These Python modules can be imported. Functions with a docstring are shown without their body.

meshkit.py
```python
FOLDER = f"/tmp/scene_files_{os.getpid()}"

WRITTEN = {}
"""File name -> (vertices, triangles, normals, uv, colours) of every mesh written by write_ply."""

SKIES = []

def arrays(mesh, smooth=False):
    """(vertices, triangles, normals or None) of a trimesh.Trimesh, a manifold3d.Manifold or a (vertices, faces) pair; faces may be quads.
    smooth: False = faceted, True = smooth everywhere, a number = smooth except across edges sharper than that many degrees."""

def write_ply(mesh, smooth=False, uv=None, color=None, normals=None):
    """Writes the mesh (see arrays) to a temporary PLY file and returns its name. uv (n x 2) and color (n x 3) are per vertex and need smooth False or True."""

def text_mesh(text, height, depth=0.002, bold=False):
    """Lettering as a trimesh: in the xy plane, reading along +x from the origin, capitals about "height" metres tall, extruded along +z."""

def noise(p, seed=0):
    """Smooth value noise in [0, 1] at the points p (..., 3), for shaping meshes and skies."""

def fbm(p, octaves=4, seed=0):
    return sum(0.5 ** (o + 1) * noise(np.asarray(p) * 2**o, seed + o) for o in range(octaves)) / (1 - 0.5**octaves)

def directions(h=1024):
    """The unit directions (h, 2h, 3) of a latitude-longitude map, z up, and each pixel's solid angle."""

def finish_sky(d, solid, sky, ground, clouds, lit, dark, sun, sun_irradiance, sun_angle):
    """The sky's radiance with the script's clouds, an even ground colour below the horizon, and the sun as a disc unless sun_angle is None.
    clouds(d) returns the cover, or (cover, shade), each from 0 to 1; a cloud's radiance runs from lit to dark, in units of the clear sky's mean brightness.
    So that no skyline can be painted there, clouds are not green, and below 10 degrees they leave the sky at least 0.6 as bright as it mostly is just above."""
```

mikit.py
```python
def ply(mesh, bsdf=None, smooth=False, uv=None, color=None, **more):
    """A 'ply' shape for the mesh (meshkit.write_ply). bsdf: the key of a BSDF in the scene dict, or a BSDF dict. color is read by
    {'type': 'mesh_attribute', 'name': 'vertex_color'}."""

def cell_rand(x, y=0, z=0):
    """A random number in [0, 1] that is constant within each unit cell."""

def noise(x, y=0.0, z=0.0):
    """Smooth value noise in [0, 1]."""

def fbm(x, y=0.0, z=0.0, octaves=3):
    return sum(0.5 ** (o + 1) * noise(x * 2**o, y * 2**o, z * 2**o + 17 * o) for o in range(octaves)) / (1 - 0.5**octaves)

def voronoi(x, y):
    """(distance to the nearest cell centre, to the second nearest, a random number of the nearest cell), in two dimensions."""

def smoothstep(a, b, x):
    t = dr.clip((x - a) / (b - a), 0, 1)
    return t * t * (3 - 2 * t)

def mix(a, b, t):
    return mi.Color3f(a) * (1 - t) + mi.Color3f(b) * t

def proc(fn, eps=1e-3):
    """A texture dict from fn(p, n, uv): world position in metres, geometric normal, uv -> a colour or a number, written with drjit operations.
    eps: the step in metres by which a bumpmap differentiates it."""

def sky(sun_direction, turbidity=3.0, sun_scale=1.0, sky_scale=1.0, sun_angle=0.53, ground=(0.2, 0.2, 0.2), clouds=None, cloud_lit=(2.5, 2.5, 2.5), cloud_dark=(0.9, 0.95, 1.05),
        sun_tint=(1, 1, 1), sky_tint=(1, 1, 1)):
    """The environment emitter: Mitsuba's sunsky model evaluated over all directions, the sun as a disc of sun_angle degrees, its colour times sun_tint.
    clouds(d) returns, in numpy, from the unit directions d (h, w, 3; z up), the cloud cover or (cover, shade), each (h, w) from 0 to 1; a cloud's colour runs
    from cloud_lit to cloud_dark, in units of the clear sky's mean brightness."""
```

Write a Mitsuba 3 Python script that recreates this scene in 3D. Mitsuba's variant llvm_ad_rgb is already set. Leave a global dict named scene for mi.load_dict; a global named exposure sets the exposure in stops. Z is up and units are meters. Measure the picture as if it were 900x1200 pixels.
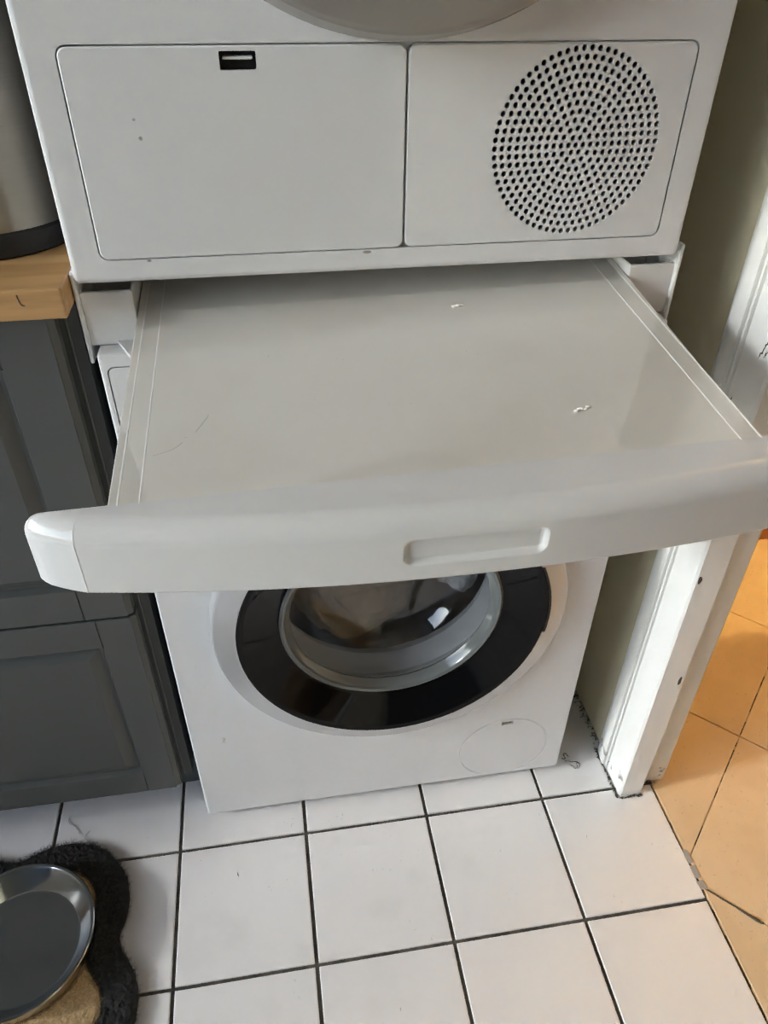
import math, random
import numpy as np
import trimesh
import drjit as dr
import mitsuba as mi
import manifold3d as m3
from shapely.geometry import Polygon, Point, LineString, box as sbox
from shapely import affinity
from shapely.ops import unary_union
import mikit, meshkit
from mikit import proc, noise, fbm, smoothstep, mix, ply

T = mi.ScalarTransform4f
rng = random.Random(7)
nrg = np.random.default_rng(7)
scene = {'type': 'scene'}
labels = {}

# ------------------------------------------------------------------ camera, light, exposure
CAM, YAW, PITCH, ROLL, FPX = np.array([0.1676, -0.7130, 1.1643]), 0.1664, 0.6566, 0.0109, 884.0
_f = np.array([math.sin(YAW) * math.cos(PITCH), math.cos(YAW) * math.cos(PITCH), -math.sin(PITCH)])
_r = np.cross(_f, [0, 0, 1]); _r /= np.linalg.norm(_r); _u = np.cross(_r, _f)
_up = -_r * math.sin(ROLL) + _u * math.cos(ROLL)
scene['camera'] = {'type': 'perspective', 'fov_axis': 'y', 'fov': math.degrees(2 * math.atan(600 / FPX)), 'near_clip': 0.02, 'far_clip': 50,
                   'to_world': T().look_at(origin=CAM.tolist(), target=(CAM + _f).tolist(), up=_up.tolist())}
exposure = -0.6
SUN, SKY = 2.6, 26.0
# hazy low sun through the open kitchen window on the left: the bowl's shadow gives its direction and softness
scene['sky'] = mikit.sky((-1.0, -0.13, 0.45), turbidity=5.0, sun_scale=SUN, sky_scale=SKY, sun_angle=5.0, ground=(0.12, 0.12, 0.12), sun_tint=(0.73, 1.02, 1.74), sky_tint=(0.86, 1.0, 1.36))
WARM = [4700.0, 3150.0, 1300.0]         # radiance of the hall bulbs
LAMPS = [(2.60, 0.300, 2.05)]

# ------------------------------------------------------------------ helpers
def rgb(*c): return {'type': 'rgb', 'value': [float(v) for v in (c[0] if len(c) == 1 else c)]}

def mat(name, color, rough=0.4, spec=0.5, metal=0.0, bump=None, bump_scale=1.0, **k):
    d = {'type': 'principled', 'base_color': rgb(color) if isinstance(color, (tuple, list)) else color,
         'roughness': rough, 'specular': spec, 'metallic': metal, **k}
    if bump is not None:
        d = {'type': 'bumpmap', 'arbitrary': bump, 'scale': bump_scale, 'bsdf': d}
    scene[name] = {'type': 'twosided', 'bsdf': d}
    return name

def add(key, mesh, m, smooth=30, label=None, cat=None, group=None, kind=None, **more):
    k, i = key, 0
    while k in scene:
        i += 1; k = f'{key}_{i:03d}'
    scene[k] = mesh if isinstance(mesh, dict) else ply(mesh, m, smooth=smooth, **more)
    tag(k, label, cat, group, kind)
    return k

def tag(k, label=None, cat=None, group=None, kind=None):
    d = {n: v for n, v in (('label', label), ('category', cat), ('group', group), ('kind', kind)) if v}
    if d: labels.setdefault(k, {}).update(d)

def box(x0, x1, y0, y1, z0, z1):
    b = trimesh.creation.box((x1 - x0, y1 - y0, z1 - z0)); b.apply_translation(((x0 + x1) / 2, (y0 + y1) / 2, (z0 + z1) / 2)); return b

def mbox(x0, x1, y0, y1, z0, z1): return m3.Manifold.cube((x1 - x0, y1 - y0, z1 - z0)).translate((x0, y0, z0))

def rbox(x0, x1, y0, y1, z0, z1, r=0.003, seg=16):
    s = m3.Manifold.sphere(r, seg)
    return m3.Manifold.batch_hull([s.translate((x, y, z)) for x in (x0 + r, x1 - r) for y in (y0 + r, y1 - r) for z in (z0 + r, z1 - r)])

def cat_(*ms): return trimesh.util.concatenate([tm(m) for m in ms])

def tm(m):
    if hasattr(m, 'to_mesh'):
        q = m.to_mesh(); return trimesh.Trimesh(q.vert_properties[:, :3], q.tri_verts, process=False)
    return m

def rrect(x0, x1, y0, y1, r, n=6):
    return sbox(x0 + r, y0 + r, x1 - r, y1 - r).buffer(r, quad_segs=n)

def prism(poly, z0, z1):
    """shapely polygon -> manifold extruded z0..z1"""
    polys = getattr(poly, 'geoms', [poly])
    c = []
    for p in polys:
        c.append(np.array(p.exterior.coords)[:-1]); c += [np.array(h.coords)[:-1] for h in p.interiors]
    return m3.Manifold.extrude(m3.CrossSection(c, m3.FillRule.EvenOdd), z1 - z0).translate((0, 0, z0))

def xz(poly, y0, y1):
    """extrude an (x, z) outline from y0 (front) to y1 (back)"""
    return prism(poly, -y1, -y0).rotate((90, 0, 0))

def lathe_y(profile, cx, cz, n=128, closed=False):
    """profile of (radius, y) points revolved about the horizontal y axis through (cx, cz)"""
    p = np.array(profile, float); k = len(p)
    a = np.linspace(0, 2 * np.pi, n, endpoint=False)
    v = np.stack([cx + p[None, :, 0] * np.cos(a)[:, None], np.broadcast_to(p[None, :, 1], (n, k)), cz + p[None, :, 0] * np.sin(a)[:, None]], -1).reshape(-1, 3)
    f = []
    m = k if closed else k - 1
    for i in range(n):
        j = (i + 1) % n
        for q in range(m):
            w = (q + 1) % k
            f += [(i * k + q, j * k + q, j * k + w), (i * k + q, j * k + w, i * k + w)]
    t = trimesh.Trimesh(v, f, process=True)
    return t

def lathe_z(profile, cx, cy, n=96, closed=False):
    t = lathe_y([(r, z) for r, z in profile], 0, 0, n, closed)
    v = t.vertices.copy(); t.vertices = np.stack([v[:, 0] + cx, -v[:, 2] + cy, v[:, 1]], -1)
    return t

def tube(pts, r, n=8):
    pts = np.array(pts, float); k = len(pts)
    d = np.gradient(pts, axis=0); d /= np.linalg.norm(d, axis=1, keepdims=True)
    a = np.cross(d, [0.13, 0.21, 0.97]); a /= np.linalg.norm(a, axis=1, keepdims=True); b = np.cross(d, a)
    t = np.linspace(0, 2 * np.pi, n, endpoint=False)
    rr = np.broadcast_to(np.asarray(r, float), (k,))
    v = (pts[:, None] + rr[:, None, None] * (a[:, None] * np.cos(t)[None, :, None] + b[:, None] * np.sin(t)[None, :, None])).reshape(-1, 3)
    f = []
    for i in range(k - 1):
        for j in range(n):
            q = (j + 1) % n
            f += [(i * n + j, i * n + q, (i + 1) * n + q), (i * n + j, (i + 1) * n + q, (i + 1) * n + j)]
    for j in range(1, n - 1):
        f += [(0, j + 1, j), ((k - 1) * n, (k - 1) * n + j, (k - 1) * n + j + 1)]
    return trimesh.Trimesh(v, f, process=False)

# ------------------------------------------------------------------ materials
def spot(p, x, y, z, sx, sz):
    return smoothstep(1.0, 0.4, dr.sqrt(dr.square((p.x - x) / sx) + dr.square((p.z - z) / sz)))

def enamel(p, n, uv):
    sp = smoothstep(0.93, 0.97, noise(p.x * 420, p.z * 420, p.y * 420 + 3)) * smoothstep(0.72, 0.85, noise(p.x * 34 + 5, p.z * 34, p.y * 34))
    c = mix((0.80, 0.805, 0.80), (0.45, 0.42, 0.36), 0.5 * sp)
    wob = (noise(p.x * 400, p.z * 400) - 0.5) * 0.6
    dirt = spot(p, 0.0742, 0, 1.0382, 0.0018, 0.0016) + spot(p, 0.0771, 0, 1.0239, 0.0022, 0.0022) + 1.3 * spot(p, 0.0659, 0, 0.9207, 0.0026, 0.0016) + 1.5 * spot(p, 0.2690, 0, 0.9196, 0.0055, 0.0019)
    c = mix(c, (0.33, 0.31, 0.28), dr.clip(dirt * (0.9 + wob), 0, 1))
    rust = spot(p, 0.0485, 0, 0.203, 0.0042, 0.0095)
    edge = rust * smoothstep(0.25, 0.7, noise(p.x * 700, p.z * 420))
    return mix(c, (0.50, 0.40, 0.28), 0.6 * edge)

def plastic(p, n, uv):
    w = fbm(p.x * 9, p.y * 9, 1.0, 3)
    sp = smoothstep(0.92, 0.97, noise(p.x * 480, p.y * 480, p.z * 480)) * smoothstep(0.70, 0.85, noise(p.x * 40, p.y * 40))
    c = mix((0.655, 0.64, 0.59), (0.63, 0.61, 0.555), smoothstep(0.42, 0.66, w))
    # a curved scuff near the front left
    d = dr.abs(dr.sqrt(dr.square(p.x - 0.060) + dr.square(p.y + 0.155)) - 0.052 + 0.006 * (noise(p.x * 70, p.y * 70) - 0.5))
    arc = smoothstep(0.0008, 0.0002, d) * smoothstep(0.40, 0.62, noise(p.x * 90, p.y * 90, 3.0)) * dr.select((p.x > 0.072) & (p.y < -0.155), 1.0, 0.0)
    c = mix(c, (0.42, 0.40, 0.35), 0.7 * arc)
    return mix(c, (0.36, 0.33, 0.28), 0.6 * sp)

mat('white_enamel', proc(enamel), 0.12, 0.5)
mat('white_panel_plastic', (0.76, 0.755, 0.745), 0.30, 0.5)
scene['glossy_shelf_plastic'] = {'type': 'plastic', 'diffuse_reflectance': proc(plastic), 'int_ior': 2.1, 'nonlinear': False}
mat('trim_plastic', (0.60, 0.60, 0.59), 0.16, 0.5)
mat('bracket_plastic', (0.76, 0.755, 0.735), 0.30, 0.5)
mat('dark_plastic', (0.02, 0.02, 0.02), 0.5, 0.3)
mat('black_gloss', (0.004, 0.004, 0.0045), 0.03, 0.16)
mat('silver_ring', (0.55, 0.55, 0.55), 0.32, 0.5, 0.55)
mat('dryer_door_silver', (0.30, 0.285, 0.265), 0.38, 0.5, 0.35)
mat('steel', (0.62, 0.60, 0.57), 0.24, 0.5, 1.0)
mat('bowl_steel', (0.66, 0.66, 0.65), 0.13, 0.5, 1.0)
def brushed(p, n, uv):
    return mix((0.245, 0.225, 0.19), (0.225, 0.205, 0.172), fbm(p.z * 900, p.x * 12, p.y * 12, 2))  # steel colour darkened to stand in for reflections of a dark room
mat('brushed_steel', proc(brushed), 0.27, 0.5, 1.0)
mat('gasket_rubber', (0.40, 0.415, 0.415), 0.5, 0.4)
mat('glass_edge', (0.13, 0.14, 0.135), 0.12, 0.6)
mat('drum_steel', (0.70, 0.70, 0.70), 0.35, 0.5, 1.0)
mat('grout', proc(lambda p, n, uv: mix((0.055, 0.052, 0.045), (0.11, 0.10, 0.085), smoothstep(0.35, 0.7, fbm(p.x * 60, p.y * 60)))), 0.9, 0.2)
for _i, _c in enumerate(((0.86, 0.835, 0.81), (0.85, 0.828, 0.805), (0.87, 0.842, 0.815))):
    def _tile(p, n, uv, c=_c, s=_i):
        sm = smoothstep(0.60, 0.8, fbm(p.x * 11 + 7 * s, p.y * 11, 2.0, 4))
        sp = smoothstep(0.92, 0.97, noise(p.x * 330, p.y * 330, s)) * smoothstep(0.72, 0.85, noise(p.x * 31, p.y * 31))
        return mix(mix(c, (0.76, 0.735, 0.70), 0.35 * sm), (0.25, 0.22, 0.18), 0.5 * sp)
    mat(f'floor_tile_{_i + 1}', proc(_tile), 0.30, 0.45)
for _i, _c in enumerate(((0.76, 0.56, 0.345), (0.73, 0.53, 0.32), (0.78, 0.58, 0.365))):
    def _htile(p, n, uv, c=_c, s=_i):
        a = smoothstep(0.35, 0.7, fbm(p.x * 16 + 3 * s, p.y * 16, 1.0, 4))
        sp = smoothstep(0.92, 0.97, noise(p.x * 300, p.y * 300, s)) * 0.3
        return mix(mix(c, (0.66, 0.47, 0.27), 0.5 * a), (0.25, 0.17, 0.10), sp)
    mat(f'hall_tile_{_i + 1}', proc(_htile), 0.55, 0.35)
mat('hall_joint', proc(lambda p, n, uv: mix((0.12, 0.075, 0.045), (0.60, 0.47, 0.33), smoothstep(0.47, 0.53, noise(p.x * 55, p.y * 55)))), 0.9, 0.2)
mat('wall_paint_beige', proc(lambda p, n, uv: mix((0.66, 0.60, 0.43), (0.62, 0.56, 0.40), fbm(p.x * 20, p.y * 20, p.z * 20))), 0.6, 0.3)
mat('white_wall', (0.80, 0.80, 0.79), 0.7, 0.3)
mat('hall_wall', (0.82, 0.72, 0.56), 0.7, 0.3)
def gloss_paint(p, n, uv):
    chip = smoothstep(0.62, 0.68, fbm(p.x * 60, p.y * 60, p.z * 45, 3)) * smoothstep(0.055, 0.02, p.z + 0.05 * (noise(p.x * 90, p.y * 90, p.z * 90) - 0.5))
    a = fbm(p.x * 13, p.y * 13, p.z * 7, 3)
    return mix(mix((0.80, 0.795, 0.755), (0.76, 0.75, 0.70), 0.5 * a), (0.20, 0.18, 0.15), chip)
mat('gloss_paint', proc(gloss_paint), 0.33, 0.5)
mat('chip_dark', (0.10, 0.085, 0.065), 0.8, 0.2)
mat('grey_paint', (0.080, 0.086, 0.083), 0.38, 0.45)
mat('carcass_grey', (0.055, 0.06, 0.058), 0.5, 0.4)
def oak(p, n, uv):
    g = fbm(p.x * 5, p.y * 90, p.z * 90, 4)
    g2 = fbm(p.x * 22, p.y * 260, p.z * 260, 2)
    return mix(mix((0.52, 0.31, 0.135), (0.42, 0.235, 0.095), smoothstep(0.35, 0.7, g)), (0.40, 0.22, 0.09), 0.35 * smoothstep(0.55, 0.8, g2))
mat('oak', proc(oak), 0.45, 0.4)
mat('reddish_wood', (0.36, 0.14, 0.05), 0.4, 0.4)
mat('white_plaster', (0.78, 0.78, 0.76), 0.8, 0.2)
mat('crumb_white', (0.85, 0.84, 0.81), 0.9, 0.2)
mat('lint_dark', (0.06, 0.055, 0.045), 0.9, 0.2)
mat('lint_grey', (0.30, 0.28, 0.25), 0.9, 0.2)
mat('mortar', (0.42, 0.38, 0.32), 0.9, 0.2)
mat('coir_black', proc(lambda p, n, uv: mix((0.010, 0.010, 0.010), (0.035, 0.033, 0.031), noise(p.x * 700, p.y * 700, p.z * 300))), 0.8, 0.2)
mat('coir_tan', proc(lambda p, n, uv: mix((0.34, 0.22, 0.10), (0.55, 0.40, 0.22), noise(p.x * 600, p.y * 600, p.z * 300))), 0.85, 0.2)
def towel_c(p, n, uv): return mix((0.46, 0.38, 0.275), (0.37, 0.30, 0.21), fbm(p.x * 30, p.y * 30, p.z * 30, 3))
mat('beige_cloth', proc(towel_c), 0.9, 0.2)
mat('white_cloth', (0.85, 0.85, 0.83), 0.85, 0.2)
scene['bowl_glass'] = {'type': 'thindielectric', 'int_ior': 1.5}

# ------------------------------------------------------------------ the setting: kitchen
XW, YB, XL, YF, HC = 0.697, 0.66, -2.6, -2.7, 2.7
FX0, FY0, FP = -0.0439, -0.0492, 0.2001
add('floor', cat_(box(XL, 0.7525, YF, YB, -0.06, -0.0035)), 'grout', False, kind='structure', label='white square tiled kitchen floor with dark joints')
def tile_mesh(poly, top=0.0, bot=-0.004, ch=0.0012):
    p = np.array(poly.exterior.coords)[:-1]
    if not poly.exterior.is_ccw: p = p[::-1]
    q = np.array(poly.buffer(-ch, join_style=2).exterior.coords)[:-1]
    if Polygon(q).exterior.is_ccw is False: q = q[::-1]
    if len(q) != len(p):
        return prism(poly, bot, top)
    q = np.array([q[np.argmin(np.linalg.norm(q - a, axis=1))] for a in p])
    n = len(p)
    v = np.vstack([np.c_[p, np.full(n, bot)], np.c_[p, np.full(n, top - ch * 0.6)], np.c_[q, np.full(n, top)]])
    f = []
    for i in range(n):
        j = (i + 1) % n
        f += [(i, j, n + j), (i, n + j, n + i), (n + i, n + j, 2 * n + j), (n + i, 2 * n + j, 2 * n + i)]
    f += [(2 * n, 2 * n + i, 2 * n + i + 1) for i in range(1, n - 1)]
    return trimesh.Trimesh(v, f, process=False)
G = 0.0054
full = {}
for i in range(-8, 4):
    for j in range(-3, 8):
        xa, xb = FX0 + FP * i + G / 2, FX0 + FP * (i + 1) - G / 2
        yb, ya = FY0 - FP * (j - 1) - G / 2, FY0 - FP * j + G / 2
        xb = min(xb, 0.7495)
        m = f'floor_tile_{rng.choice((1, 1, 2, 3))}'
        dz = rng.uniform(-0.0003, 0.0003)
        if i == 3:
            add('floor__tile', tile_mesh(sbox(xa, ya, xb, yb), dz), m, False)
        else:
            if m not in full: full[m] = ply(tile_mesh(sbox(0, 0, FP - G, FP - G)), m, smooth=False)
            add('floor__tile', {**full[m], 'to_world': T().translate([xa, ya, dz])}, m)
for x0, x1, y0, y1 in ((XL, FX0 - 8 * FP, YF, YB), (FX0 - 8 * FP, 0.75, YF, FY0 - 7 * FP)):
    add('floor__plain_area', box(x0, x1, y0, y1, -0.004, 0.0), 'floor_tile_2', False)

DY0, DY1, DZ = -0.067, -1.02, 2.06       # the doorway: far jamb, near jamb, head
add('wall_right', cat_(box(XW, 0.775, -0.045, YB + 0.1, -0.05, HC), box(XW, 0.775, YF, DY1 - 0.02, -0.05, HC), box(XW, 0.775, DY1 - 0.02, -0.045, DZ + 0.04, HC)),
    'wall_paint_beige', False, kind='structure', label='beige painted wall to the right of the machines')
add('wall_back', box(XL - 0.1, 0.775, YB, YB + 0.1, -0.05, HC), 'white_wall', False, kind='structure', label='white wall behind the machines')
add('wall_front', box(XL - 0.1, 0.775, YF - 0.1, YF, -0.05, HC), 'grey_paint', False, kind='structure', label='dark grey wall facing the machines')
add('ceiling', box(XL - 0.1, 3.4, YF - 0.1, 1.7, HC, HC + 0.1), 'white_plaster', False, kind='structure', label='plain white ceiling')
WY0, WY1, WZ0, WZ1 = -2.62, -0.29, 0.80, 2.52
add('wall_left', cat_(box(XL - 0.12, XL, YF, WY0, -0.05, HC), box(XL - 0.12, XL, WY1, YB, -0.05, HC), box(XL - 0.12, XL, WY0, WY1, -0.05, WZ0), box(XL - 0.12, XL, WY0, WY1, WZ1, HC)),
    'white_wall', False, kind='structure', label='white wall with the kitchen window')
fr = [mbox(XL - 0.08, XL - 0.02, WY0, WY1, WZ0, WZ0 + 0.05), mbox(XL - 0.08, XL - 0.02, WY0, WY1, WZ1 - 0.05, WZ1)]
fr += [mbox(XL - 0.08, XL - 0.02, yy, yy + 0.05, WZ0, WZ1) for yy in (WY0, WY1 - 0.05)]
add('window_1', m3.Manifold.batch_boolean(fr, m3.OpType.Add), 'gloss_paint', False, kind='structure', label='white frame of the open kitchen window')

# door casing (moulded architrave) and lining, one extruded profile each
def casing(sign, y0):
    bead = [(0.6965 - 0.0150 * math.sin(t) ** 0.8, 0.103 - 0.040 * (1 - math.cos(t))) for t in np.linspace(0.05, math.pi / 2, 12)]
    prof = [(XW + 0.004, 0.103)] + bead + [(0.6900, 0.0622), (0.6900, 0.0605), (0.6845, 0.0600), (0.6838, 0.0575), (0.6838, 0.0555), (0.6900, 0.0548), (0.6900, 0.0530), (0.6860, 0.0525), (0.6860, 0.003), (0.689, 0.0), (XW + 0.004, 0.0)]
    return Polygon([(x, y0 + sign * d) for x, d in prof])
add('trim_1', prism(casing(1, DY0), 0.004, DZ + 0.09), 'gloss_paint', 25, kind='structure', label='white moulded door casing with chipped paint beside the washing machine')
add('trim_2', prism(casing(-1, DY1), 0.0, DZ + 0.09), 'gloss_paint', 25, kind='structure', label='white moulded door casing on the near side of the doorway')
add('trim_3', box(0.686, XW + 0.004, DY1, DY0, DZ, DZ + 0.09), 'gloss_paint', False, kind='structure', label='white door casing over the doorway')
# lining: jamb with a rebate
def wavy(x0, x1, y0, y1, seed):
    """a jamb board whose outer arris is worn and wavy"""
    zs = np.linspace(0.003, DZ, 150); r = np.random.default_rng(seed)
    w = np.interp(zs, np.linspace(0, DZ, 26), r.uniform(-1, 1, 26)) * 0.0017 + np.interp(zs, np.linspace(0, DZ, 80), r.uniform(-1, 1, 80)) * 0.0007
    ring = lambda z, d: [(x0, y1, z), (x0, y0, z), (x1 + d - 0.002, y0, z), (x1 + d, y0 + 0.002, z), (x1 + d, y1, z)]
    v = np.array([ring(z, d) for z, d in zip(zs, w)]).reshape(-1, 3); n = 5; f = []
    for i in range(len(zs) - 1):
        for j in range(n):
            q = (j + 1) % n
            f += [(i * n + j, i * n + q, (i + 1) * n + q), (i * n + j, (i + 1) * n + q, (i + 1) * n + j)]
    e = (len(zs) - 1) * n
    f += [(0, j + 1, j) for j in range(1, n - 1)] + [(e, e + j, e + j + 1) for j in range(1, n - 1)]
    return trimesh.Trimesh(v, f, process=False)
add('door_1', wavy(0.6892, 0.7275, DY0, -0.040, 3), 'gloss_paint', 25, kind='structure', label='white painted door jamb with chipped edge')
add('door_1__rebate', wavy(0.7270, 0.7745, -0.047, -0.040, 5), 'gloss_paint', 25)
add('door_1__near_jamb', box(0.690, 0.7745, DY1 - 0.02, DY1, 0, DZ), 'gloss_paint', False)
add('door_1__head', box(0.690, 0.7745, DY1, -0.045, DZ, DZ + 0.04), 'gloss_paint', False)

# ------------------------------------------------------------------ the hall
HE, HX = 0.548, 1.72
add('floor_hall', box(0.7525, 3.4, YF, 1.7, -0.06, -0.003), 'hall_joint', False, kind='structure', label='tan tiled hall floor laid on the diagonal')
hp, hu, hv = 0.318, 0.369, 0.665
clip = sbox(0.7540, -1.25, 2.6, HE)
for a in range(-4, 8):
    for b in range(-5, 9):
        sq = sbox(0.0009, 0.0009, hp - 0.0009, hp - 0.0009)
        c = [((u + v) / math.sqrt(2), (u - v) / math.sqrt(2)) for u, v in [(hu + hp * a + x, hv + hp * b + y) for x, y in list(sq.exterior.coords)[:-1]]]
        pg = Polygon(c).intersection(clip)
        if pg.is_empty or pg.geom_type != 'Polygon' or pg.area < 2e-4: continue
        add('floor_hall__tile', tile_mesh(pg, rng.uniform(-0.0008, 0.0002), -0.004, 0.0008), f'hall_tile_{rng.choice((1, 2, 3))}', False)
add('wall_hall_back', box(0.775, 3.4, HE, HE + 0.1, -0.05, HC), 'hall_wall', False, kind='structure', label='warm lit end wall of the hall')
add('baseboard_hall', rbox(0.776, 3.3, HE - 0.016, HE + 0.002, 0.0, 0.09, 0.002, 8), 'reddish_wood', False, kind='structure', label='reddish wooden baseboard in the hall')
add('wall_hall_blocker', box(HX, HX + 0.1, YF, 0.27, -0.05, HC), 'hall_wall', False, kind='structure', label='unseen hall wall added so its end cuts off the lamp light')  # added out of view; its end gives the bulb light a shadow edge
add('wall_hall_far', box(3.4, 3.5, YF - 0.1, 1.7, -0.05, HC), 'hall_wall', False, kind='structure', label='far wall of the passage')
add('wall_hall_front', box(0.775, 3.4, YF - 0.1, YF, -0.05, HC), 'hall_wall', False, kind='structure', label='near end wall of the hall')
for lx, ly, lz in LAMPS:
    k = 'pendant_lamp' if 'pendant_lamp__bulb' not in scene else 'pendant_lamp_001'
    s = trimesh.creation.icosphere(3, 0.032); s.apply_translation((lx, ly, lz))
    add(k + '__bulb', s, 'white_plaster', True, emitter={'type': 'area', 'radiance': rgb(WARM), 'sampling_weight': 0.25})
    add(k + '__cord', tube([(lx, ly, lz + 0.032), (lx, ly, (lz + HC) / 2), (lx, ly, HC)], 0.004), 'dark_plastic', True)
    tag(k, 'warm glowing bulb hanging on a cord in the hall passage', 'lamp')

# ------------------------------------------------------------------ tumble dryer
DX0, DX1, DYF, DZ0 = -0.0054, 0.5926, 0.0063, 0.9008
DRY = 'tumble_dryer'
tag(DRY, 'white tumble dryer with round perforated vent stacked above the pull-out shelf', 'tumble dryer')
rec = rrect(0.0225, 0.5655, 0.9222, 1.0918, 0.009)
case = rbox(DX0, DX1, DYF, 0.60, DZ0, DZ0 + 0.842, 0.006, 24)
case = case - xz(rec, DYF - 0.01, DYF + 0.007) - mbox(0.33, 0.558, DYF, 0.12, 0.926, 1.088) - mbox(0.13, 0.20, DYF, 0.05, 1.06, 1.088)
case = case - mbox(0.004, 0.583, 0.045, 0.585, 0.912, 1.73)      # a hollow shell: the vent opens into it
add(DRY + '__case', case, 'white_enamel', 30)
# left cover with the latch opening
cov = xz(rrect(0.0237, 0.3036, 0.9232, 1.0905, 0.0075), DYF - 0.0006, DYF + 0.005)
lat = rrect(0.1490, 0.1785, 1.0728, 1.0865, 0.0014)
cov = cov - xz(lat, DYF - 0.01, DYF + 0.02)
def bevel_front(poly, y0, y1, b=0.0008, holes=None):
    """plate with a small chamfer round its front edge"""
    a = [m3.Manifold.hull_points([(x, y0 + b, z) for x, z in poly.exterior.coords] + [(x, y1, z) for x, z in poly.exterior.coords]
                                 + [(x, y0, z) for x, z in poly.buffer(-b).exterior.coords])]
    return a[0] if holes is None else a[0] - xz(holes, y0 - 0.01, y1 + 0.01)
cov = bevel_front(rrect(0.0237, 0.3036, 0.9230, 1.0903, 0.0075), DYF - 0.0010, DYF + 0.005, 0.0012, lat)
ck = add(DRY + '__filter_cover', cov, 'white_enamel', 30, label='plain white flap with a small dark latch opening')
lt = m3.Manifold.batch_boolean([mbox(0.1475, 0.180, DYF + 0.012, DYF + 0.014, 1.071, 1.088), mbox(0.1475, 0.1490, DYF + 0.004, DYF + 0.014, 1.071, 1.088), mbox(0.1785, 0.180, DYF + 0.004, DYF + 0.014, 1.071, 1.088),
                                mbox(0.1475, 0.180, DYF + 0.004, DYF + 0.014, 1.0865, 1.088), mbox(0.1475, 0.180, DYF + 0.004, DYF + 0.014, 1.071, 1.0728)], m3.OpType.Add)
add(ck + '__latch_pocket', lt, 'dark_plastic', False, label='black latch pocket')
add(ck + '__latch_tongue', rbox(0.1515, 0.1757, DYF + 0.0030, DYF + 0.0118, 1.0800, 1.0822, 0.0006, 8), 'crumb_white', 30, label='pale latch tongue')
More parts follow.
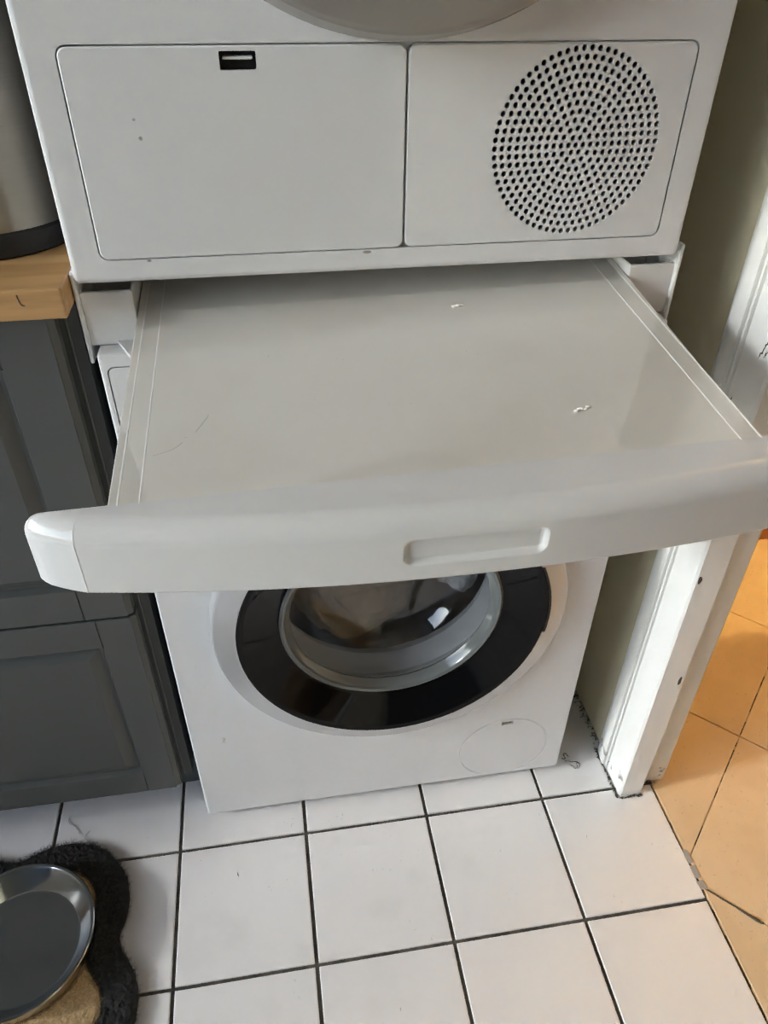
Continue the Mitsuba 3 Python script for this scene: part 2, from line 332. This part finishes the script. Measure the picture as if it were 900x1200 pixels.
# vent panel: eleven rings of six, twelve, eighteen ... holes
VX, VZ, VS = 0.4640, 1.0092, 0.00702
vp = rrect(0.3052, 0.5643, 0.9230, 1.0903, 0.0075)
holes = [Point(VX, VZ).buffer(0.00255, quad_segs=4)]
for k in range(1, 12):
    for q in range(6 * k):
        a = 2 * math.pi * q / (6 * k) + 0.02
        rr = VS * k
        holes.append(Point(VX + rr * math.cos(a), VZ + rr * math.sin(a)).buffer(0.00255, quad_segs=4))
vent = bevel_front(vp, DYF - 0.0004, DYF + 0.004, 0.0012, unary_union(holes))
add(DRY + '__vent_panel', vent, 'white_enamel', 30, label='white panel with a disc of small round holes')
# dryer door: only its lower rim is in view
DCX, DCZ, DR = 0.2990, 1.3290, 0.2300
dk = add(DRY + '__door', lathe_y([(0.0, -0.036), (0.165, -0.036), (0.170, -0.040), (DR - 0.030, -0.0415), (DR - 0.006, -0.0405), (DR - 0.001, -0.0375), (DR, -0.033), (DR + 0.006, -0.004), (DR + 0.006, DYF + 0.002), (0.0, DYF + 0.002)], DCX, DCZ, 160),
     'dryer_door_silver', 35, label='round grey dryer door')
add(dk + '__window', lathe_y([(0.0, -0.041), (0.12, -0.041), (0.158, -0.0385), (0.160, -0.0355)], DCX, DCZ, 96), 'black_gloss', 35)

# ------------------------------------------------------------------ stacking kit with its pull-out shelf
KIT = 'stacking_kit'
tag(KIT, 'white plastic stacking frame with pulled-out sagging shelf between washing machine and dryer', 'stacking kit')
def bracket(x0, x1, xo0, xo1, sgn):
    b = rbox(x0, x1, 0.020, 0.58, 0.8340, 0.8885, 0.0015, 8)
    b = b - mbox(x0 + 0.002, x1 - 0.002, 0.0232, 0.080, 0.8370, 0.90)      # an open channel behind its front
    o = rbox(xo0, xo1, 0.0155, 0.58, 0.8165, 0.9095, 0.0018, 8)
    return b + o
bl = bracket(-0.0065, 0.0425, -0.0105, -0.0062, -1)
tab = m3.Manifold.hull_points([(x, y, z) for x, y in ((0.0172, 0.0260), (0.0400, 0.0260), (0.0440, -0.0160), (0.0350, -0.0150)) for z in (0.8340, 0.8385)])
add(KIT + '__bracket', bl, 'bracket_plastic', 30)
add(KIT + '__clip', tab, 'trim_plastic', 30)
add(KIT + '__bracket', bracket(0.5500, 0.6005, 0.6002, 0.6045, 1), 'bracket_plastic', 30)
for x0 in (0.018, 0.575):
    for y in (0.10, 0.52):
        add(DRY + '__foot', lathe_z([(0, 0.8887), (0.014, 0.8887), (0.015, 0.9015), (0, 0.9015)], x0, y, 24), 'dark_plastic', 30)
add(KIT + '__back_plate', rbox(0.03, 0.56, 0.30, 0.585, 0.8345, 0.840, 0.001, 8), 'bracket_plastic', 30)
SZ, SL, RO = 0.86898, 0.09524, 0.02527
SM = np.array([[1, 0, 0, 0], [0, 1, 0, 0], [RO, SL, 1, SZ - RO * 0.3], [0, 0, 0, 1.0]])
def sag(m):
    t = tm(m).copy(); t.apply_transform(SM); return t
shelf_y0 = -0.2605
tray = m3.Manifold.hull_points([(x, y, w) for (x, y) in ((0.0435, shelf_y0), (0.5445, shelf_y0), (0.5490, 0.0), (0.0435, 0.0)) for w in (-0.022, -0.0012)]
    + [(x, y, 0) for (x, y) in ((0.0445, shelf_y0 + 0.001), (0.5435, shelf_y0 + 0.001), (0.5480, 0.0), (0.0445, 0.0))])
tray = tray + m3.Manifold.hull_points([(x, y, w) for (x, y) in ((0.0440, -0.001), (0.5485, -0.001), (0.5485, 0.16), (0.0440, 0.16)) for w in (-0.022, 0.0)])
SH = add(KIT + '__pull_out_shelf', sag(tray), 'glossy_shelf_plastic', 20, label='glossy off-white pull-out shelf tilting down at the front')
def ridge(x0, x1, y0, y1, w=0.0010, h=0.0003):
    n = 2
    prof = [(-w, -0.0005), (-w * 0.55, h * 0.8), (0, h), (w * 0.55, h * 0.8), (w, -0.0005)]
    return sag(m3.Manifold.hull_points([(x + a, y, b) for x, y in ((x0, y0), (x1, y1)) for a, b in prof]))
for x0, x1 in ((0.0506, 0.0508), (0.0661, 0.0666), (0.5452, 0.5420), (0.5280, 0.5225)):
    add(SH + '__ridge', ridge(x0, x1, -0.2600 if x0 < 0.54 else shelf_y0, 0.15), 'bracket_plastic', False)
# front trim: bowed plan, rounded top edge, shallow grip recess
def trim_mesh():
    key = np.array([(-0.0168, -0.2590), (-0.0162, -0.2610), (-0.0135, -0.2640), (-0.0085, -0.2680), (-0.0015, -0.2718), (0.0085, -0.2763), (0.0203, -0.2809)])
    arcx = np.linspace(0.0208, 0.5745, 300)
    mid, hw = 0.348, 0.328
    arcy = -0.3085 + 0.0280 * (np.abs(arcx - mid) / hw) ** 2.05
    right = np.array([(0.5945, -0.2870), (0.6110, -0.2720), (0.6125, -0.2590)])
    arc = np.c_[arcx, arcy]
    left = [key[0]]
    for a, b in zip(key[:-1], key[1:]): left += [a + (b - a) * t for t in np.linspace(0, 1, 7)[1:]]
    rgt = [arc[-1]]
    for a, b in zip(np.vstack([arc[-1:], right])[:-1], right): rgt += [a + (b - a) * t for t in np.linspace(0, 1, 7)[1:]]
    p = np.vstack([left, arc, rgt[1:]])
    d = np.gradient(p, axis=0); n = np.c_[d[:, 1], -d[:, 0]]; n /= np.linalg.norm(n, axis=1, keepdims=True)
    n = np.where(n[:, 1:] > 0.05, -n, n) if False else n
    for _ in range(6):
        n[1:-1] = (n[:-2] + 2 * n[1:-1] + n[2:]); n /= np.linalg.norm(n, axis=1, keepdims=True)
    back = lambda d: np.array([(0.6120 - 0.9 * d, -0.2586), (-0.0165 + 0.9 * d, -0.2586)])
    R = 0.0165; H = 0.0600
    rows = [(0.0022, -H), (0.0006, -H + 0.0006), (0, -H + 0.002)]
    rows += [(0, w) for w in np.linspace(-H + 0.004, -R - 0.001, 48)]
    rows += [(R * (1 - math.cos(t)), -R + R * math.sin(t)) for t in np.linspace(0, math.pi / 2, 12)]
    m = len(p); V = []
    for dd, w in rows:
        q = p - n * dd
        cx, cw, hx, hw2, rr = 0.3052, -0.0325, 0.0545, 0.0130, 0.008
        ax, aw = np.abs(p[:, 0] - cx) - hx + rr, abs(w - cw) - hw2 + rr
        sd = np.hypot(np.maximum(ax, 0), max(aw, 0)) + np.minimum(np.maximum(ax, aw), 0) - rr
        s = np.clip(-sd / 0.0050, 0, 1); s = s * s * (3 - 2 * s)
        q = q - n * (0.0038 * s)[:, None]
        q[:, 1] = np.minimum(q[:, 1], -0.2588)
        V.append(np.c_[np.vstack([q, back(dd)]), np.full(m + 2, w)])
    k = m + 2; V = np.array(V).reshape(-1, 3); F = []
    for i in range(len(rows) - 1):
        for j in range(k):
            q = (j + 1) % k
            F += [(i * k + j, i * k + q, (i + 1) * k + q), (i * k + j, (i + 1) * k + q, (i + 1) * k + j)]
    def capf(base, flip):
        tri = trimesh.creation.triangulate_polygon(Polygon(V[base:base + k, :2]), engine='earcut')
        vv, ff = tri
        idx = [int(np.argmin(np.linalg.norm(V[base:base + k, :2] - a, axis=1))) for a in vv]
        o = []
        for t in ff:
            t = [base + idx[q] for q in t]
            a, b, c = V[t[0]], V[t[1]], V[t[2]]
            up = (b[0] - a[0]) * (c[1] - a[1]) - (b[1] - a[1]) * (c[0] - a[0]) > 0
            o.append(t[::-1] if up == flip else t)
        return o
    F += capf(0, True) + capf((len(rows) - 1) * k, False)
    return trimesh.Trimesh(V, F, process=False)
add(SH + '__front_trim', sag(trim_mesh()), 'trim_plastic', 13, label='white bowed front edge with a shallow grip recess')

# ------------------------------------------------------------------ washing machine
WM = 'washing_machine'
tag(WM, 'white front-loading washing machine with black door ring standing under the shelf', 'washing machine')
WT, WBT = 0.8335, 0.0122
CX, CZ = 0.3005, 0.4295
body = rbox(0.0, 0.598, 0.0, 0.585, WBT, WT, 0.004, 20)
body = body - m3.Manifold.cylinder(0.60, 0.175, 0.175, 96).rotate((90, 0, 0)).translate((CX, 0.5, CZ)) - mbox(0.03, 0.568, 0.012, 0.56, 0.05, 0.69)
ring2d = Point(0.4932, 0.0885).buffer(0.0752, quad_segs=24).difference(Point(0.4932, 0.0885).buffer(0.0742, quad_segs=24))
ring2d = ring2d.intersection(sbox(0.40, 0.0165, 0.60, 0.2))
slot = rrect(0.4835, 0.5035, 0.1490, 0.1575, 0.001)
body = body - xz(ring2d, -0.01, 0.0012) - xz(slot, -0.01, 0.0105)
dr_out = rrect(0.0068, 0.20, 0.708, 0.8195, 0.0075)
gap = dr_out.difference(rrect(0.0080, 0.1988, 0.7092, 0.8183, 0.0065))
body = body - xz(gap, -0.01, 0.0105)
body = body - mbox(-0.01, 0.61, -0.01, 0.0012, 0.6945, 0.6957)
add(WM + '__case', body, 'white_enamel', 30)
add(WM + '__flap_slot_lip', box(0.4865, 0.5005, 0.002, 0.0042, 0.1505, 0.1535), 'lint_grey', False)
for x in (0.05, 0.548):
    for y in (0.06, 0.53):
        add(WM + '__foot', lathe_z([(0, 0.0005), (0.020, 0.0005), (0.020, 0.008), (0.012, 0.013), (0, 0.013)], x, y, 24), 'dark_plastic', 30)
WD = WM + '__door'
add(WD, lathe_y([(0.2425, 0.001), (0.2400, -0.016), (0.2385, -0.0195), (0.2362, -0.0212), (0.2120, -0.0295), (0.2090, -0.0295), (0.2085, -0.0260), (0.150, 0.012), (0.158, 0.014), (0.205, 0.002)], CX, CZ, 200, True),
    'silver_ring', 35, label='silver outer ring of the door')
add(WD + '__black_ring', lathe_y([(0.2086, -0.0290), (0.2078, -0.0312), (0.2040, -0.0312), (0.1990, -0.0290), (0.1590, -0.0050), (0.1540, -0.0030), (0.1530, 0.0000), (0.1560, 0.006)], CX, CZ, 200),
    'black_gloss', 35, label='glossy black ring of the door')
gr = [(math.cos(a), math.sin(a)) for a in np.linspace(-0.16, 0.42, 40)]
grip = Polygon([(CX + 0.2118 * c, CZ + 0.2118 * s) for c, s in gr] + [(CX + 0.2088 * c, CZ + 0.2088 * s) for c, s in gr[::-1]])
add(WD + '__grip_slot_shade', xz(grip, -0.0318, -0.025), 'dark_plastic', False, label='dark strip standing in for the shaded grip slot')  # solid dark strip on the ring, painting the shade of a recess
add(WD + '__glass_bowl', lathe_y([(0.1535, -0.004), (0.1500, -0.0055), (0.1470, -0.002), (0.1430, 0.004), (0.1400, 0.020), (0.1330, 0.045), (0.1180, 0.075), (0.0950, 0.088), (0.0, 0.092)], CX, CZ, 160),
    'bowl_glass', 40, label='clear glass bowl of the door')
add(WD + '__glass_rim', lathe_y([(0.1538, -0.0012), (0.1528, -0.0050), (0.1500, -0.0068), (0.1465, -0.0050), (0.1445, 0.0005), (0.1405, 0.0035), (0.1380, 0.0080), (0.1400, 0.012), (0.1480, 0.008)], CX, CZ, 160, True),
    'glass_edge', 40, label='thick grey rim of the glass')
add(WM + '__gasket', lathe_y([(0.178, 0.012), (0.168, 0.018), (0.160, 0.030), (0.164, 0.040), (0.158, 0.055), (0.152, 0.070), (0.158, 0.085), (0.175, 0.09)], CX, CZ, 120), 'gasket_rubber', 40, label='grey rubber door gasket')
add(WM + '__drum', lathe_y([(0.172, 0.088), (0.235, 0.092), (0.240, 0.11), (0.240, 0.40), (0.0, 0.41)], CX, CZ, 96), 'drum_steel', 30, label='steel drum')

# laundry in the drum
def blob(c, s, seed, amp, freq):
    b = trimesh.creation.icosphere(5, 1.0); v = b.vertices * s
    d = meshkit.fbm(v * freq + 11.3, 4, seed) - 0.5
    b.vertices = np.array(c) + v + b.vertex_normals * (d * amp)[:, None]
    return b
add('bath_towel', blob((0.275, 0.235, 0.310), np.array((0.115, 0.108, 0.088)), 3, 0.075, 11), 'beige_cloth', True, label='beige-brown towel lying in the washing machine drum', cat='towel')
add('white_garment', blob((0.440, 0.200, 0.345), np.array((0.034, 0.060, 0.058)), 9, 0.05, 24), 'white_cloth', True, label='white garment behind the right of the washing machine glass', cat='clothing')

# ------------------------------------------------------------------ grey base cabinet, worktop, canister
CAB = 'base_cabinet'
tag(CAB, 'grey painted base cabinet with two panelled drawer fronts left of the washing machine', 'cabinet')
CX0, CX1 = -0.629, -0.0295
add(CAB + '__carcass', m3.Manifold.batch_boolean([mbox(CX0 - 0.002, -0.0125, 0.0215, 0.60, 0.102, 0.878)], m3.OpType.Add), 'carcass_grey', False)
add(CAB + '__edge_strip', rbox(-0.0262, -0.0235, 0.0195, 0.023, 0.104, 0.876, 0.0008, 8), 'grey_paint', 30)
add(CAB + '__plinth', mbox(CX0, -0.014, 0.075, 0.090, 0.0, 0.103), 'carcass_grey', False)
def panel_front(x0, x1, z0, z1, stile, rail):
    b = rbox(x0, x1, 0.0, 0.0195, z0, z1, 0.0012, 8)
    # stepped outer edge on every side
    xi0, xi1, zi0, zi1 = x0 + stile, x1 - stile, z0 + rail, z1 - rail
    def frustum(xa, xb, za, zb, ya, xc, xd, zc, zd, yb):
        return m3.Manifold.hull_points([(x, ya, z) for x in (xa, xb) for z in (za, zb)] + [(x, yb, z) for x in (xc, xd) for z in (zc, zd)])
    d = 0.0090
    cut = frustum(xi0, xi1, zi0, zi1, -0.001, xi0 + 0.004, xi1 - 0.004, zi0 + 0.004, zi1 - 0.004, d)
    c = 0.0225
    cut = cut - frustum(xi0 + 0.006, xi1 - 0.006, zi0 + 0.006, zi1 - 0.006, d + 0.001, xi0 + c, xi1 - c, zi0 + c, zi1 - c, 0.0010)
    b = b - cut
    g = 0.0009
    for zz in ((z0, zi0), (zi1, z1)):
        for xx in (xi0, xi1): b = b - mbox(xx - g, xx + g, -0.01, 0.0018, zz[0] - 0.001, zz[1] + 0.0005)
    # ogee step on the right and left outer edges
    for s in (1, -1):
        xe = x1 if s > 0 else x0
        b = b - m3.Manifold.hull_points([(xe - s * q, y, z) for q, y in ((0.0065, -0.001), (0.0065, 0.0030), (-0.002, 0.0065), (-0.002, -0.001)) for z in (z0 - 0.01, z1 + 0.01)])
    return b
add(CAB + '__drawer', panel_front(CX0, -0.0310, 0.4786, 0.8745, 0.0585, 0.0500), 'grey_paint', 20)
add(CAB + '__drawer', panel_front(CX0, CX1, 0.1005, 0.4748, 0.0490, 0.0475), 'grey_paint', 20)
WK = add('worktop', rbox(XL, -0.0115, -0.0200, 0.61, 0.8800, 0.9085, 0.0022, 16), 'oak', 30, label='oak wood worktop on the grey cabinet', cat='worktop')
mk = [(-0.0500, -0.0202, 0.9045), (-0.0496, -0.0202, 0.9005), (-0.0488, -0.0202, 0.8966), (-0.0478, -0.0202, 0.8948), (-0.0455, -0.0202, 0.8944)]
add(WK + '__scratch', tube(mk, 0.0005, 6), 'chip_dark', True, label='small dark hook-shaped scratch')
KX, KY, KR = -0.1100, 0.1500, 0.0945
CN = 'steel_canister'
tag(CN, 'tall brushed steel canister with black base on the oak worktop beside the dryer', 'canister')
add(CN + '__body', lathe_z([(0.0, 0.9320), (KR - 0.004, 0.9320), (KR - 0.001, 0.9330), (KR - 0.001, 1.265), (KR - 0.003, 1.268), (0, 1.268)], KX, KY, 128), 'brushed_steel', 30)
add(CN + '__base', lathe_z([(0, 0.9087), (KR - 0.002, 0.9087), (KR + 0.0005, 0.911), (KR + 0.0005, 0.930), (KR - 0.002, 0.9325), (0, 0.9325)], KX, KY, 128), 'dark_plastic', 30, label='black base')
add(CN + '__lid', lathe_z([(0, 1.2685), (KR, 1.2685), (KR, 1.29), (KR - 0.01, 1.30), (0, 1.305)], KX, KY, 96), 'dark_plastic', 30, label='black lid')

# ------------------------------------------------------------------ mat and bowl
MAT = 'feeding_mat'
tag(MAT, 'lobed coir mat with black border and tan middle under the steel bowl', 'mat')
outer = unary_union([Point(-0.222, -0.122).buffer(0.107, quad_segs=24), Point(-0.194, -0.262).buffer(0.1045, quad_segs=24), Point(-0.36, -0.13).buffer(0.11, quad_segs=24), Point(-0.36, -0.28).buffer(0.11), Point(-0.28, -0.20).buffer(0.13),
                     Point(-0.26, -0.36).buffer(0.11)]).buffer(0.035).buffer(-0.07).buffer(0.035)
inner = outer.buffer(-0.047)
BX, BY = -0.2565, -0.1670
def matpart(poly, h, seed, amp):
    """a soft slab: Delaunay mesh of the outline, its top raised in bumps and rounded off at the edge"""
    import shapely
    from scipy.spatial import Delaunay
    rings = [poly.exterior] + list(poly.interiors)
    bp = np.vstack([[q.interpolate(t).coords[0] for t in np.arange(0, q.length, 0.004)] for q in rings])
    x0, y0, x1, y1 = poly.bounds
    g = np.stack(np.meshgrid(np.arange(x0, x1, 0.0035), np.arange(y0, y1, 0.0035)), -1).reshape(-1, 2)
    g = g + np.random.default_rng(seed).uniform(-0.0008, 0.0008, g.shape)
    g = g[shapely.contains_xy(poly.buffer(-0.0025), g[:, 0], g[:, 1])]
    p = np.vstack([bp, g]); tri = Delaunay(p).simplices
    c = p[tri].mean(1); tri = tri[shapely.contains_xy(poly, c[:, 0], c[:, 1])]
    ab = p[tri[:, 1]] - p[tri[:, 0]]; ac = p[tri[:, 2]] - p[tri[:, 0]]
    flip = ab[:, 0] * ac[:, 1] - ab[:, 1] * ac[:, 0] < 0
    tri[flip] = tri[flip][:, ::-1]
    e = shapely.distance(poly.boundary, shapely.points(p)); h = np.where(np.hypot(p[:, 0] - BX, p[:, 1] - BY) < 0.1, h - 0.0025, h)
    d = meshkit.noise(np.c_[p * 330, np.zeros(len(p))], seed)
    z = h + (d - 0.5) * amp - 0.006 * np.clip(1 - e / 0.008, 0, 1) ** 2
    n = len(p); v = np.vstack([np.c_[p, z], np.c_[p, np.full(n, 0.0012)]]); F = [tri, tri[:, ::-1] + n]; o = 0
    for q in rings:
        k = len(np.arange(0, q.length, 0.004)); i = o + np.arange(k); j = o + (np.arange(k) + 1) % k
        F += [np.c_[i, i + n, j + n], np.c_[i, j + n, j]]; o += k
    return trimesh.Trimesh(v, np.vstack(F), process=False)
add(MAT + '__border', matpart(outer.difference(inner), 0.0150, 4, 0.004), 'coir_black', False, label='black fibre border')
add(MAT + '__middle', matpart(inner.buffer(0.001), 0.0140, 5, 0.0022), 'coir_tan', False, label='tan fibre middle')
def fibres(poly, n, h, ln, seed, edge=False):
    import shapely
    r = np.random.default_rng(seed); x0, y0, x1, y1 = poly.bounds
    if edge:
        q = shapely.line_interpolate_point(poly.exterior, r.uniform(0, poly.exterior.length, n))
        p = shapely.get_coordinates(q) + r.normal(0, 0.001, (n, 2))
    else:
        p = r.uniform((max(x0, -0.37), max(y0, -0.41)), (x1, y1), (n * 3, 2))
        p = p[shapely.contains_xy(poly, p[:, 0], p[:, 1])][:n]
    p = p[(p[:, 0] > -0.38) & (p[:, 1] > -0.42)]; n = len(p)
    a = r.uniform(0, 2 * np.pi, n); el = r.uniform(0.05, 0.9, n); l = ln * r.uniform(0.5, 1.3, n)
    d = np.c_[np.cos(a) * np.cos(el), np.sin(a) * np.cos(el), np.sin(el)]
    b = np.c_[p, h * (r.uniform(0.2, 0.95, n) if edge else np.full(n, 0.95))]
    s = np.cross(d, (0, 0, 1)); s *= 0.00032 / np.linalg.norm(s, axis=1, keepdims=True)
    v = np.stack([b - s, b + s, b + d * l[:, None]], 1).reshape(-1, 3)
    return trimesh.Trimesh(v, np.arange(3 * n).reshape(-1, 3), process=False)
under = Point(BX, BY).buffer(0.099)      # pressed flat below the bowl
bd = outer.difference(inner).difference(under)
add(MAT + '__border_fibre', trimesh.util.concatenate([fibres(bd, 14000, 0.0135, 0.0075, 1), fibres(outer, 3500, 0.013, 0.008, 2, True)]), 'coir_black', False, kind='stuff')
add(MAT + '__middle_fibre', fibres(inner.difference(under), 9000, 0.0125, 0.010, 3), 'coir_tan', False, kind='stuff')
BW = 'food_bowl'
tag(BW, 'shallow stainless steel bowl sitting on the lobed coir mat', 'bowl')
add(BW + '__basin', lathe_z([(0, 0.0150), (0.076, 0.0150), (0.080, 0.0160), (0.0985, 0.0420), (0.1015, 0.0452), (0.1045, 0.0455), (0.1060, 0.0445), (0.1062, 0.0432), (0.1045, 0.0425), (0.1020, 0.0405), (0.0990, 0.0170), (0.096, 0.0152), (0.094, 0.0165), (0.083, 0.0142), (0, 0.0142)], BX, BY, 128, True).apply_translation((0, 0, 0.0010))
    , 'bowl_steel', 35)

# ------------------------------------------------------------------ small debris
def crumb(c, s, seed):
    b = trimesh.creation.icosphere(2, s); v = b.vertices.copy()
    b.vertices = np.array(c) + v * (0.6 + 0.8 * meshkit.noise(v / s * 1.3, seed))[:, None] * np.array((1.3, 0.9, 0.6))
    return b
def on_shelf(x, y): return SZ + SL * y + RO * (x - 0.3)
for i, (x, y, n) in enumerate(((0.3565, -0.0165, 3), (0.4166, -0.2040, 4))):
    r = np.random.default_rng(i)
    ms = [crumb((x + (q - 1) * 0.0040, y + 0.0012 * q + r.uniform(-0.001, 0.001), on_shelf(x, y) + 0.0010), 0.0017 if q != 1 else 0.0022, 5 * i + q) for q in range(n)]
    add('plaster_crumb', cat_(*ms), 'crumb_white', True, label=('elongated white crumb near the back of the shelf' if i == 0 else 'white crumb near the front right of the shelf'), cat='crumb')
def squiggle(p0, length, seed, z=0.0015, turn=0.7, n=40):
    r = np.random.default_rng(seed); a = r.uniform(0, 6.28); p = np.array(p0, float); out = []
    da = 0
    for i in range(n):
        da = 0.8 * da + r.normal(0, turn * 0.35); a += da * 0.5; p = p + np.array((math.cos(a), math.sin(a))) * length / n
        out.append((p[0], p[1], z + 0.0006 * math.sin(i * 0.9)))
    return out
add('lint_thread', cat_(tube(squiggle((0.618, 0.014), 0.040, 4), 0.0005, 5), tube(squiggle((0.626, 0.006), 0.03, 9), 0.00045, 5), tube(squiggle((0.615, 0.02), 0.03, 31), 0.0006, 5)), 'lint_dark', True, label='dark curly lint thread on the tile at the washer corner', cat='lint')
add('dust_thread', cat_(tube(squiggle((-0.205, 0.002), 0.045, 12, turn=0.4), 0.0004, 5), tube(squiggle((-0.19, 0.010), 0.035, 15, turn=0.4), 0.0004, 5)), 'lint_grey', True, label='grey dust thread on the tile above the mat', cat='lint')
add('hair_bit', tube([(0.0455, -0.0985, 0.0008), (0.0462, -0.1010, 0.0014), (0.0472, -0.1040, 0.0008)], 0.0005, 5), 'lint_dark', True, label='tiny dark hair on the white tile below the washing machine', cat='lint')
# grime along the foot of the wall and casing
r = np.random.default_rng(21); ms = []
for i in range(420):
    t = r.uniform(0, 1)
    if i < 200: x, y = 0.6955 - abs(r.normal(0, 0.006)), 0.03 + 0.20 * t
    elif i < 330: x, y = 0.6850 - abs(r.normal(0, 0.0022)), -0.068 + 0.10 * t
    elif i < 380: x, y = 0.688 + 0.04 * t, -0.0695 + r.normal(0, 0.0012)
    else: x, y = 0.728 + 0.03 * t + r.normal(0, 0.003), -0.052 + 0.006 * t + r.normal(0, 0.003)
    b = trimesh.creation.icosphere(1, 1.0); b.vertices = b.vertices * r.uniform(0.4, 1.0, 3) * r.uniform(0.0007, 0.0021) + (x, y, 0.0012); ms.append(b)
add('floor__grime', trimesh.util.concatenate(ms), 'lint_dark', False, kind='stuff', label='dark grime along the foot of the wall and door casing')
# chips in the casing paint
def chip(key, c, sx, sz, axis, seed):
    b = trimesh.creation.icosphere(2, 1.0); b.vertices = b.vertices * (0.75 + 0.5 * meshkit.noise(b.vertices * 1.7 + 4, seed))[:, None]
    s = np.array((0.0008, sx, sz)) if axis == 0 else np.array((sx, 0.0008, sz))
    b.vertices = b.vertices * s + np.array(c); add(key, b, 'chip_dark', True, label='dark paint chip')
chip('door_1__chip', (0.6930, DY0, 0.500), 0.0026, 0.007, 1, 1)
chip('door_1__chip', (0.7190, DY0, 0.296), 0.0026, 0.009, 1, 2)
for c, l, sd in (((-0.050, 0.822), 0.016, 1), ((-0.046, 0.810), 0.012, 2), ((-0.053, 0.812), 0.009, 3), ((-0.020, 0.738), 0.014, 5)):
    r = np.random.default_rng(sd); n = 9
    zz = np.linspace(c[1] + l / 2, c[1] - l / 2, n); yy = c[0] - 0.35 * (zz - c[1]) + r.normal(0, 0.0007, n)
    add('trim_1__chip', tube(np.c_[np.full(n, 0.6860), yy, zz], np.interp(np.arange(n), (0, 3, 5, n - 1), (0.0002, 0.0011, 0.0008, 0.0002)), 5), 'chip_dark', True, label='dark scratch in the paint')
add('floor_hall__crack', tube([(0.7585, -0.236, -0.0002), (0.772, -0.251, 0.0), (0.786, -0.265, -0.0001), (0.800, -0.281, 0.0002), (0.811, -0.292, 0.0004), (0.816, -0.297, 0.0)], (0.0010, 0.0014, 0.0012, 0.0017, 0.0026, 0.0008), 6), 'chip_dark', True, label='dark open crack between two hall tiles')
# broken mortar in the joint between the two floors
for x, y, w, l, a in ((0.7535, -0.182, 0.0045, 0.022, 3), (0.7535, -0.207, 0.005, 0.020, -4), (0.7535, -0.228, 0.006, 0.013, 5)):
    b = tm(rbox(-w, w, -l / 2, l / 2, -0.003, 0.0006, 0.0008, 6)); b.apply_transform(trimesh.transformations.rotation_matrix(math.radians(a), (0, 0, 1))); b.apply_translation((x, y, 0))
    add('floor__mortar', b, 'mortar', False)
